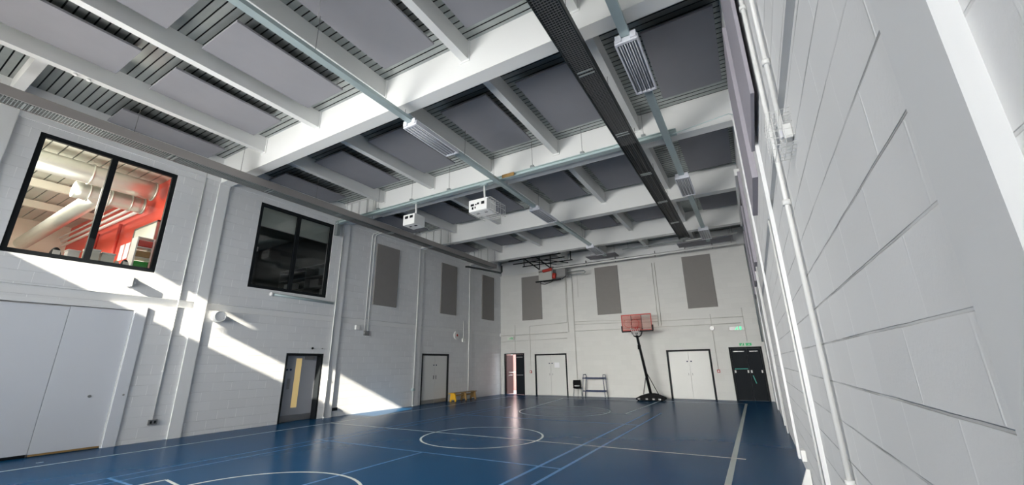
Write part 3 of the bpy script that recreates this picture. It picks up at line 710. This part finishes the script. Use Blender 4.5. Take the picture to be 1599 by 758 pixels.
projector(6.86, 6.02, .64, .37, .5, 'larger white projector in a wire cage hanging below the middle of the cross rail', [(.2, .55, .06, .035), (.4, .55, .025, .02), (.52, .6, .035, .03), (.78, .6, .055, .045), (.22, .28, .03, .04), (.36, .3, .02, .03)], True)
pipe('drop_cable', [(8.75, 2.5, 6.2), (8.76, 2.5, 7.4)], .004, 'thin loose cable hanging from the roof beam', 'cable', 'wire', 'loose cables')
# sprinkler or detectors on first secondary beam and trunking
t = thing('smoke_detector', (2.25, 1.6, 7.4), 'pair of tiny white detectors under the first ceiling beam above the bright window', 'detector')
b = MB().tube([(2.2, 1.55, 7.419), (2.2, 1.55, 7.38)], .035, 12); b.build('head', 'white', t); MB().tube([(2.2, 1.75, 7.419), (2.2, 1.75, 7.38)], .035, 12).build('head', 'white', t)

# folded roof hung goal near the end wall
t = thing('folded_goal', (3.6, 20.5, 6.5), 'folded roof mounted basketball goal with red pads near the end wall', 'basketball goal')
MB().box(3.12, 3.98, 20.5, 20.53, 6.2, 6.85).build('backboard', mat('goal_board_grey', (.5, .5, .46), .5), t)
MB().box(2.95, 4.5, 20.42, 20.5, 6.1, 6.17).build('lower_bar', 'black', t)
MB().box(3.98, 4.08, 20.4, 20.5, 6.18, 6.9).build('side_bar', 'wire', t)
MB().tube([(3.45, 20.4, 6.7), (4.02, 20.4, 6.76)], .09, 12).build('red_pad', 'redp', t); MB().tube([(4.1, 20.4, 6.2), (4.14, 20.4, 6.5)], .11, 12).build('red_pad', 'redp', t)
MB().tube([(3.2, 20.4, 6.67), (3.45, 20.4, 6.7)], .04, 10).build('pad_end', 'chrome', t)
MB().tube(circ(3.75, 20.15, 6.05, .23, 28), .012, 6, closed=True).build('ring', 'black', t)
MB().tube([(3.3, 20.3, 6.1), (3.4, 20.2, 5.95), (3.7, 20.1, 5.88), (4.0, 20.2, 5.98), (4.2, 20.3, 6.12), (4.6, 20.4, 6.12), (4.8, 20.5, 6.3)], .02, 8).build('cable_loop', 'black', t)
MB().box(4.2, 4.75, 20.5, 20.9, 6.3, 6.75).build('winch_box', 'kick', t)
MB().tube([(4.8, 20.6, 6.52), (5.8, 20.6, 6.5), (5.9, 20.6, 6.4), (5.8, 20.6, 6.33), (4.8, 20.6, 6.35)], .025, 8).build('loop_handle', 'galvd', t)
fr = MB()
for x in (3.2, 3.9):
    fr.bar((x, 20.45, 6.85), (x, 18.6, 7.1), .05, .05); fr.bar((x, 20.5, 6.85), (x, 20.5, 7.7), .04, .04)
    fr.bar((x+.3, 18.7, 6.9), (x+1.1, 20.4, 7.0), .04, .04)
for y, z in ((18.7, 7.1), (19.2, 7.02), (20.3, 7.1)): fr.bar((2.2, y, z), (5.3, y, z), .05, .05)
for x in (2.3, 5.2): fr.bar((x, 18.7, 7.1), (x, 18.7, H-.02), .04, .04); fr.bar((x, 20.3, 7.1), (x, 20.3, H-.02), .04, .04)
fr.build('scissor_frame', 'black', t)
t = thing('curtain_pole', (8.7, 20.5, 6.75), 'long shiny pole with dark brackets crossing the top of the end wall', 'pole')
MB().tube([(4.1, 20.42, 6.77), (13.2, 20.42, 6.8)], .045, 12).build('rod', 'white', t)
MB().box(4.1, 13.2, 20.47, 20.53, 6.81, 6.86).build('rail', 'black', t)
for x in (6.0, 7.6, 9.6, 11.0, 12.2): MB().box(x-.015, x+.015, 20.42, 20.55, 6.72, 6.98).build('bracket', 'wire', t)
wires(t, [(4.6, 20.5), (7.6, 20.5), (11.0, 20.5), (13.0, 20.5)], 6.86)
t = thing('curtain_pole', (12.2, 20.5, 7.25), 'short shiny pole above the long one at the right end of the end wall', 'pole')
MB().tube([(11.1, 20.47, 7.26), (13.3, 20.47, 7.3)], .03, 12).build('rod', 'white', t); MB().box(8.0, 13.3, 20.52, 20.56, 7.3, 7.34).build('rail', 'galvd', t)
wires(t, [(8.3, 20.54), (10.8, 20.54), (13.1, 20.54)], 7.34)

# ------------------------------------------------------------------ loose things on the floor
# portable basketball stand
t = thing('basketball_stand', (8.75, 20.2, 0), 'portable basketball hoop with red backboard and black wheeled base by the end wall', 'basketball stand')
b = MB().prism([(8.17, .03), (9.35, .03), (9.37, .12), (9.1, .24), (8.88, .3), (8.62, .3), (8.4, .24), (8.15, .12)], 'y', 19.75, 20.55)
b.build('base', 'seat', t, bevel=.03)
b = MB()
for x in (8.3, 8.65, 8.95, 9.2): b.box(x-.05, x+.05, 19.742, 19.76, .06, .12)
b.build('base_slot', 'wire', t)
for x in (8.25, 9.27): MB().tube([(x-.03, 19.85, .05), (x+.03, 19.85, .05)], .05, 14).build('wheel', 'black', t)
MB().tube([(8.75, 20.2, .26), (8.62, 20.15, 1.3), (8.44, 20.05, 2.75), (8.42, 20.04, 3.02)], [.065, .062, .055, .05], 14).build('pole', 'seat', t)
MB().box(8.42, 8.54, 19.98, 20.12, 2.25, 2.45).build('height_clamp', 'seat', t)
for x in (8.4, 9.08): MB().tube([(8.66, 20.16, 1.22), (x, 20.3, .25)], .018, 8).build('brace', 'seat', t)
for s_, x in ((-1, 8.2), (1, 8.74)):
    MB().tube([(8.44, 20.02, 2.8), (8.46+s_*.16, 19.98, 2.88), (8.46+s_*.22, 19.95, 3.0), (x, 19.93, 3.2)], .028, 10).build('support_arm', 'seat', t)
bb = MB(); X0, X1, Z0, Z1_ = 7.79, 9.2, 3.1, 3.88; yb = 19.9
for A, B, C_, D in ((X0, X1, Z0, Z0+.05), (X0, X1, Z1_-.05, Z1_), (X0, X0+.04, Z0, Z1_), (X1-.04, X1, Z0, Z1_)): bb.box(A, B, yb-.015, yb+.02, C_, D)
bo = bb.build('backboard', 'redp', t)
MB().box(X0+.04, 8.75, yb, yb+.006, Z0+.05, Z1_-.05).build('tinted_sheet', 'acryl', bo)
MB().box(8.75, X1-.04, yb, yb+.006, Z0+.05, Z1_-.05).build('clear_sheet', 'acrylc', bo)
q = MB()
for x in (8.26, 8.74): q.box(x-.012, x+.012, yb-.012, yb-.002, Z0+.04, Z1_-.04)
q.box(8.26, 8.74, yb-.012, yb-.002, 3.62, 3.64); q.build('target_line', 'black', bo)
q = MB().tube(circ(8.42, 3.45, yb-.008, .19, 24, plane='xz'), .01, 5, closed=True); q.tube(circ(8.1, 3.48, yb-.008, .2, 16, 2.2, 5.2, plane='xz'), .01, 5); q.build('red_emblem', 'redp', bo)
MB().box(X0-.02, 8.2, yb-.03, yb+.03, Z0-.05, Z0+.01).build('bottom_pad', 'black', bo); MB().box(8.55, X1+.04, yb-.03, yb+.03, Z0-.05, Z0+.01).build('bottom_pad', 'black', bo)
MB().box(X0-.03, X0+.03, yb-.03, yb+.03, Z0, Z0+.25).build('corner_pad', 'black', bo); MB().box(X1-.02, X1+.05, yb-.03, yb+.03, Z0, Z0+.25).build('corner_pad', 'black', bo)
MB().tube(circ(8.48, yb-.3, 3.22, .225, 28), .01, 8, closed=True).build('rim', 'redp', t)
MB().box(8.38, 8.58, yb-.09, yb-.015, 3.14, 3.28).build('rim_bracket', 'redp', t)
q = MB()
for k in range(12):
    a0 = 2*math.pi*k/12
    for s_ in (1, -1):
        q.tube([(8.48+r_*math.cos(a0+s_*d_), yb-.3+r_*math.sin(a0+s_*d_), z_) for r_, d_, z_ in ((.225, 0, 3.215), (.19, .26, 3.1), (.15, .52, 2.98), (.13, .78, 2.86))], .004, 4)
q.build('net', 'white', t)

# chair
t = thing('stacking_chair', (4.9, 21.0, 0), 'black plastic stacking chair with thin steel legs left of the trolley', 'chair')
b = MB(); prof = [(-.2, .43), (-.17, .455), (0, .445), (.15, .44), (.2, .47), (.235, .6), (.26, .8)]
ang = math.radians(25); ca, sa = math.cos(ang), math.sin(ang)
def CP(u, v, z): return (4.9+u*ca-v*sa, 20.98+u*sa+v*ca, z)
def seatpart(P, wf, hole=None):
    b = MB(); n = 6
    rows = []
    for k, (v, z) in enumerate(P):
        w_ = wf[k]; row = []
        for i in range(n+1):
            s_ = i/n*2-1; row.append((s_*w_, v-.03*s_*s_*(1 if z > .5 else 0), z+.02*s_*s_*(1 if z < .5 else 0)))
        rows.append(row)
    for off, flip in ((0, 1), (.012, -1)):
        for k in range(len(P)-1):
            for i in range(n):
                if hole and k == hole and 1 <= i <= 4: continue
                qd = [rows[k][i], rows[k][i+1], rows[k+1][i+1], rows[k+1][i]]
                b.face([CP(u, v+off*(1 if z > .5 else 0), z-off*(1 if z <= .5 else 0)) for u, v, z in qd], 0, True)
    return b
seatpart([(-.22, .42), (-.19, .45), (-.05, .44), (.1, .435), (.19, .45)], [.2, .22, .23, .22, .2]).build('seat', 'seat', t)
seatpart([(.19, .45), (.215, .5), (.235, .56), (.25, .7), (.265, .82)], [.2, .2, .2, .205, .18], hole=1).build('backrest', 'seat', t)
for su in (-1, 1):
    MB().tube([CP(su*.17, -.1, .44), CP(su*.22, -.22, .02)], .011, 8).build('leg', 'galvd', t)
    MB().tube([CP(su*.17, .12, .44), CP(su*.22, .24, .02)], .011, 8).build('leg', 'galvd', t)
# trolley
t = thing('utility_trolley', (5.8, 21.0, 0), 'blue two tier steel trolley standing against the end wall', 'trolley')
x0, x1, y0, y1 = 5.22, 6.4, 20.82, 21.25
for x, xt in ((x0, x0+.1), (x1, x1-.05)):
    MB().tube([(x, y0, .06), (xt, y0, 1.02), (xt, y0+.05, 1.1), (xt, y1-.05, 1.1), (xt, y1, 1.02), (x, y1, .06)], .016, 8).build('end_frame', 'blue' if 1 else 'galv', t)
for z, w_ in ((.9, 'shelf'), (.28, 'shelf')):
    b = MB().box(x0+.04, x1-.04, y0+.02, y1-.02, z, z+.012); b.box(x0+.04, x1-.04, y0+.01, y0+.025, z, z+.05); b.box(x0+.04, x1-.04, y1-.025, y1-.01, z, z+.05); b.build('shelf', 'blue', t)
for x in (x0, x1):
    for y in (y0, y1): MB().tube([(x-.015, y, .04), (x+.015, y, .04)], .04, 12).build('caster', 'kick', t)
# bench
t = thing('gym_bench', (.32, 17.3, 0), 'low wooden gym bench with a yellow end frame along the window wall', 'bench')
MB().box(.2, .46, 16.42, 18.25, .36, .395).build('seat_plank', 'wood', t, bevel=.004)
for y, m_ in ((16.45, 'yellow'), (17.3, 'wood'), (18.1, 'wood')):
    MB().prism([(.14, 0), (.22, 0), (.24, .08), (.42, .08), (.44, 0), (.52, 0), (.46, .36), (.2, .36)], 'y', y, y+.05).build('end_frame', m_, t)
MB().box(.31, .35, 16.5, 18.1, .22, .3).build('stretcher', 'wood', t)
MB().box(.16, .5, 16.34, 16.45, .34, .38).build('hook_rail', 'yellow', t)

# ------------------------------------------------------------------ the bright room behind the first window
def room(x0, y0, y1, z0, z1, mats, names):
    """three walls, floor, ceiling opening towards the hall"""
    struct(MB().box(x0-.1, x0, y0, y1, z0, z1).build(names[0], mats[0]))
    struct(MB().box(x0, -.31, y0-.1, y0, z0, z1).build(names[1], mats[1]))
    struct(MB().box(x0, -.31, y1, y1+.1, z0, z1).build(names[2], mats[2]))
    struct(MB().box(x0, -.31, y0, y1, z0-.1, z0).build(names[3], mats[3]))
    struct(MB().box(x0, -.31, y0, y1, z1, z1+.1).build(names[4], mats[4]))
room(-11.5, -3, 4.85, 3.3, 7.62, ['cream', 'cream', 'red_wall', 'dark', 'cream'], ['wall_room_far', 'wall_room_side', 'wall_red', 'floor_upper', 'ceiling_upper'])
b = MB(); y = -2.9
while y < 4.6: b.box(-11.4, -.35, y, y+.27, 7.56, 7.61, 0); b.box(-11.4, -.35, y+.27, y+.3, 7.6, 7.61, 1); y += .3
struct(b.build('ceiling_deck', ['pale_deck', 'groove']))
for (x, z, r_, y0_, y1_, lab) in ((-2.45, 7.05, .28, -2.8, 4.6, 'upper silver duct ending at the red wall, seen through the bright window'), (-3.15, 6.72, .24, 3.0, 4.6, 'lower silver duct ending at the red wall, seen through the bright window')):
    t = thing('air_duct', (x, 2, z), lab, 'duct', 'silver ducts behind the bright window')
    pts = [(x, y0_+(y1_-y0_)*i/10, z) for i in range(11)]
    MB().tube(pts, r_, 20).build('duct_tube', 'duct', t)
    for q in (.2, .5, .8, .995):
        y = y0_+(y1_-y0_)*q; MB().tube([(x, y-.02, z), (x, y+.02, z)], r_+.025, 20).build('collar', 'duct', t)
t = thing('air_duct', (-6, 1, 6.6), 'fat silver duct with elbow receding at the left of the bright window', 'duct', 'silver ducts behind the bright window')
MB().tube([(-5., -.6, 6.9), (-5., .9, 6.9), (-5.05, 1.3, 6.85), (-5.3, 1.55, 6.7), (-5.5, 1.6, 6.45)], .22, 16).build('duct_tube', 'duct', t)
t = thing('air_duct', (-7, 3.2, 6.3), 'long pale duct running away along the red wall', 'duct', 'silver ducts behind the bright window')
MB().tube([(-10.5, 3.5, 6.4), (-3.0, 3.5, 6.62)], .23, 16).build('duct_tube', 'duct', t)
for k, (y, z, r_) in enumerate(((4.6, 6.82, .05), (4.6, 6.6, .05), (4.5, 6.95, .03))):
    pipe('service_pipe', [(-11, y, z), (-3.5, y, z)], r_, ['upper of two white pipes along the red wall', 'lower of two white pipes along the red wall', 'thin top pipe along the red wall'][k], 'pipe', 'white', 'pipes on the red wall')
for x, w_ in ((-5.25, 'nearer'), (-7.35, 'farther')): pipe('service_pipe', [(x, 4.75, 3.4), (x, 4.75, 6.55)], .05, f'dark red vertical pipe on the red wall, {w_} one', 'pipe', 'redp', 'vertical pipes on the red wall')
for x in (-3.4, -5.6, -8.2): struct(MB().box(x-.06, x+.06, -2.9, 4.8, 7.25, 7.5).build('beam', 'cream'))
t = thing('whiteboard', (-1.9, 4.8, 5.2), 'tall whiteboard on the red wall seen through the bright window', 'whiteboard')
MB().box(-3.9, -2.25, 4.79, 4.84, 4.1, 6.08).build('board', 'board', t)
b = MB()
for A, B, C_, D in ((-3.95, -3.9, 4.06, 6.13), (-2.25, -2.2, 4.06, 6.13), (-3.95, -2.2, 6.08, 6.13)): b.box(A, B, 4.77, 4.84, C_, D)
b.build('frame', 'kick', t)
for x, w_ in ((-4.4, 'right'), (-4.85, 'left')):
    o = MB().box(x-.17, x+.17, 4.83, 4.845, 5.2, 5.75).build('wall_poster', 'paper'); tag(o, f'pale paper poster on the red wall, {w_} one beside the whiteboard', 'poster', 'posters on the red wall')
# worktop and clutter right behind the glass
t = thing('window_worktop', (-.5, 3, 4.0), 'dark worktop running behind the bright window', 'worktop')
MB().box(-1.1, -.32, .5, 4.8, 4.16, 4.22).build('top', 'dark', t)
for y in (.7, 2.7, 4.6): MB().box(-1., -.4, y, y+.05, 3.3, 4.16).build('support', 'dark', t)
t = thing('storage_rack', (-.6, 4.25, 4.03), 'white rack of orange and green trays at the right edge of the bright window', 'storage rack')
b = MB().box(-.8, -.42, 3.9, 3.93, 4.22, 5.06); b.box(-.8, -.42, 4.24, 4.27, 4.22, 5.06)
for z in (4.22, 4.5, 4.78, 5.04): b.box(-.8, -.42, 3.93, 4.24, z, z+.02)
b.build('shell', 'white', t)
for z, m_ in ((4.24, 'greenp'), (4.52, 'wood'), (4.8, 'redp')): MB().box(-.78, -.41, 3.94, 4.23, z+.005, z+.17).build('tray', m_, t, bevel=.01)
for x_, y_, w_, h_, m_, lab in ((-.5, 3.14, .12, .3, 'clearbox', 'clear lidded box'), (-.5, 3.42, .12, .26, 'clearbox', 'wider clear lidded box'), (-.5, 2.82, .1, .2, 'white', 'small white tub')):
    t = thing('storage_box', (x_, y_, 4.22), f'{lab} on the worktop behind the bright window', 'box', 'boxes behind the bright window')
    MB().box(x_-.14, x_+.14, y_-w_, y_+w_, 4.22, 4.22+h_*.85).build('tub', m_, t, bevel=.01); MB().box(x_-.15, x_+.15, y_-w_-.01, y_+w_+.01, 4.22+h_*.85, 4.22+h_).build('lid', 'white', t, bevel=.006)
for y_, w_, m_, lab in ((2.55, .1, 'seat', 'far left dark rounded helmet'), (3.63, .06, 'tan', 'small tan tub'), (3.79, .085, 'seat', 'dark rounded helmet near the rack')):
    t = thing('helmet' if m_ == 'seat' else 'storage_tub', (-.5, y_, 4.22), f'{lab} on the worktop behind the bright window', 'helmet' if m_ == 'seat' else 'tub')
    b = MB(); rings = 7
    for i in range(rings):
        a0, a1 = math.pi/2*i/rings, math.pi/2*(i+1)/rings
        for j in range(14):
            t0, t1 = 2*math.pi*j/14, 2*math.pi*(j+1)/14
            P = lambda a, tt: (-.5+w_*math.cos(a)*math.cos(tt), y_+w_*math.cos(a)*math.sin(tt), 4.225+w_*2.2*math.sin(a))
            b.face([P(a0, t0), P(a0, t1), P(a1, t1), P(a1, t0)], 0, True)
    b.build('shell', m_, t); MB().box(-.5+w_*.8, -.5+w_*1.02, y_-w_*.6, y_+w_*.6, 4.24, 4.24+w_*1.2).build('visor', 'white', t)

# ------------------------------------------------------------------ the dark room behind the second window
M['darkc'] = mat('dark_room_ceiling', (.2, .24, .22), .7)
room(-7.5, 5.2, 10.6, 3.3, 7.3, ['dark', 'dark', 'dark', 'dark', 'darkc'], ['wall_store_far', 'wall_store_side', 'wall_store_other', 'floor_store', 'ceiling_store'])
t = thing('roller_blind', (-.2, 8, 6.9), 'pale green roller blind lowered behind the top of the dark window', 'blind')
MB().box(-.17, -.16, 6.62, 9.27, 6.14, 6.8).build('fabric', 'pale', t); MB().tube([(-.18, 6.62, 6.82), (-.18, 9.27, 6.82)], .035, 10).build('roller', 'kick', t); MB().box(-.175, -.155, 6.62, 9.27, 6.12, 6.14).build('bottom_bar', 'kick', t)
t = thing('storage_shelf', (-1.5, 9.8, 3.3), 'dark shelving with stacked files behind the dark window', 'shelving')
b = MB()
for z in (3.9, 4.35, 4.8, 5.25, 5.7): b.box(-4.5, -.8, 10.1, 10.5, z, z+.03)
for x in (-4.5, -2.65, -.83): b.box(x, x+.03, 10.1, 10.5, 3.3, 5.73)
b.build('frame', 'galvd', t)
for k, (z, x) in enumerate([(3.93, -1.6), (3.93, -2.4), (4.38, -1.3), (4.38, -3.2), (4.83, -2.0), (5.28, -1.5), (4.83, -3.8)]):
    o = MB().box(x-.3, x+.25, 10.12, 10.45, z, z+.3).build('storage_box', ['kick', 'galvd', 'white', 'wood'][k % 4], None, bevel=.005)
    tag(o, 'dim storage box on the shelving behind the dark window', 'box', 'boxes on the dark shelving')
o = MB().box(-.75, -.4, 8.55, 9.1, 4.03, 4.14).build('storage_box', 'orange', None, bevel=.01); tag(o, 'low orange box inside the bottom right of the dark window', 'box')
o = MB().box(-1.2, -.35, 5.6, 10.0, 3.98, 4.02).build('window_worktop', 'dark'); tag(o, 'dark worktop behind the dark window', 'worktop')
struct(MB().box(-7.5, -7.45, 7.0, 7.9, 3.3, 5.5).build('door_7', 'black'))
t = thing('ceiling_projector', (-3.5, 8.2, 7.3), 'dim projector hanging on a pole behind the dark window', 'projector')
MB().tube([(-3.5, 8.2, 7.3), (-3.5, 8.2, 6.3)], .03, 8).build('pole', 'kick', t); MB().box(-3.7, -3.3, 8.0, 8.4, 6.12, 6.3).build('body', 'white', t)
o = MB().box(-3.4, -3.2, 9.0, 10.1, 7.22, 7.29).build('ceiling_light', 'white'); tag(o, 'unlit strip light on the ceiling behind the dark window', 'ceiling light')

# ------------------------------------------------------------------ light
def area(name, loc, rot, sx, sy, power, col=(1, 1, 1), spread=180):
    l = bpy.data.lights.new(name, 'AREA'); l.shape = 'RECTANGLE'; l.size = sx; l.size_y = sy; l.energy = power; l.color = col; l.spread = math.radians(spread)
    o = bpy.data.objects.new(name, l); COL.objects.link(o); o.location = loc; o.rotation_euler = rot; return o
R90 = math.radians(90)
area('fill_left', (4.1, YN-2.1, 3.1), (R90, 0, math.radians(-45)), 5.5, 3.2, 1250, (1, .985, .95), 150)  # added lamp outside the unseen screen, turned towards the right wall
area('fill_front', (4.1, YN-.33, 3.1), (R90, 0, 0), 7.0, 3.2, 320, (1, .985, .95), 175)  # added lamp standing for daylight through the unseen glazed screen
area('fill_right', (10.6, YN-.35, 3.1), (R90, 0, 0), 5.2, 3.2, 170, (1, .985, .95), 170)  # added lamp behind the screen to lift the right wall
area('end_wall_fill', (6.8, YN-.38, 3.2), (R90-math.radians(9), 0, 0), 10, 2.2, 150, (1, .97, .87), 42)  # added narrow lamp that brightens the end wall
area('ceiling_fill', (3.6, YN-.2, 1.6), (R90+math.radians(68), 0, 0), 6.0, .3, 200, (1, .93, .84), 80)  # added lamp aimed up to brighten the nearest ceiling bay
area('yard_daylight', (-.6, L+2.6, 2.6), (math.radians(-62), 0, math.radians(-25)), 2.5, 1.5, 260, (1, .8, .74))
area('room_light', (-5., .5, 7.2), (0, 0, 0), 5, 4, 900, (1, .97, .86))
area('room_light_b', (-1.6, 1.2, 5.0), (math.pi, 0, 0), 2, 3, 220, (1, .97, .86))
area('store_light', (-4.5, 7.8, 7.2), (0, 0, 0), 1, 1, 6, (.9, 1, .95))
s = bpy.data.lights.new('sun', 'SUN'); s.energy = 22; s.angle = math.radians(.5); s.color = (1, .93, .78)
so = bpy.data.objects.new('sun', s); COL.objects.link(so)
so.rotation_euler = Vector((-.2, 1.0, -.45)).to_track_quat('-Z', 'Y').to_euler()
w = bpy.data.worlds.new('World'); SC.world = w; w.use_nodes = True
bg = w.node_tree.nodes['Background']; bg.inputs[0].default_value = (.9, .95, 1, 1); bg.inputs[1].default_value = 3.0

# ------------------------------------------------------------------ camera
cam = bpy.data.cameras.new('camera'); co = bpy.data.objects.new('camera', cam); COL.objects.link(co); SC.camera = co
cam.sensor_width = 36; cam.lens = 632.672/1599*36; cam.clip_start = .02
rt = Vector((.86519052, .50123727, -.01437193)); dn = Vector((-.15553061, .24099475, -.95798317)); fw = Vector((-.47671331, .83107324, .28646412))
m = Matrix.Identity(4)
for i in range(3): m[i][0] = rt[i]; m[i][1] = -dn[i]; m[i][2] = -fw[i]
m[0][3], m[1][3], m[2][3] = 13.15688, 0, 1.7
co.matrix_world = m
vs = SC.view_settings; vs.view_transform = 'Standard'; vs.look = 'None'; vs.gamma = 1; vs.use_curve_mapping = False; vs.exposure = 0.16
SC.cycles.use_denoising = True; SC.cycles.max_bounces = 10; SC.cycles.diffuse_bounces = 6; SC.cycles.sample_clamp_indirect = 8
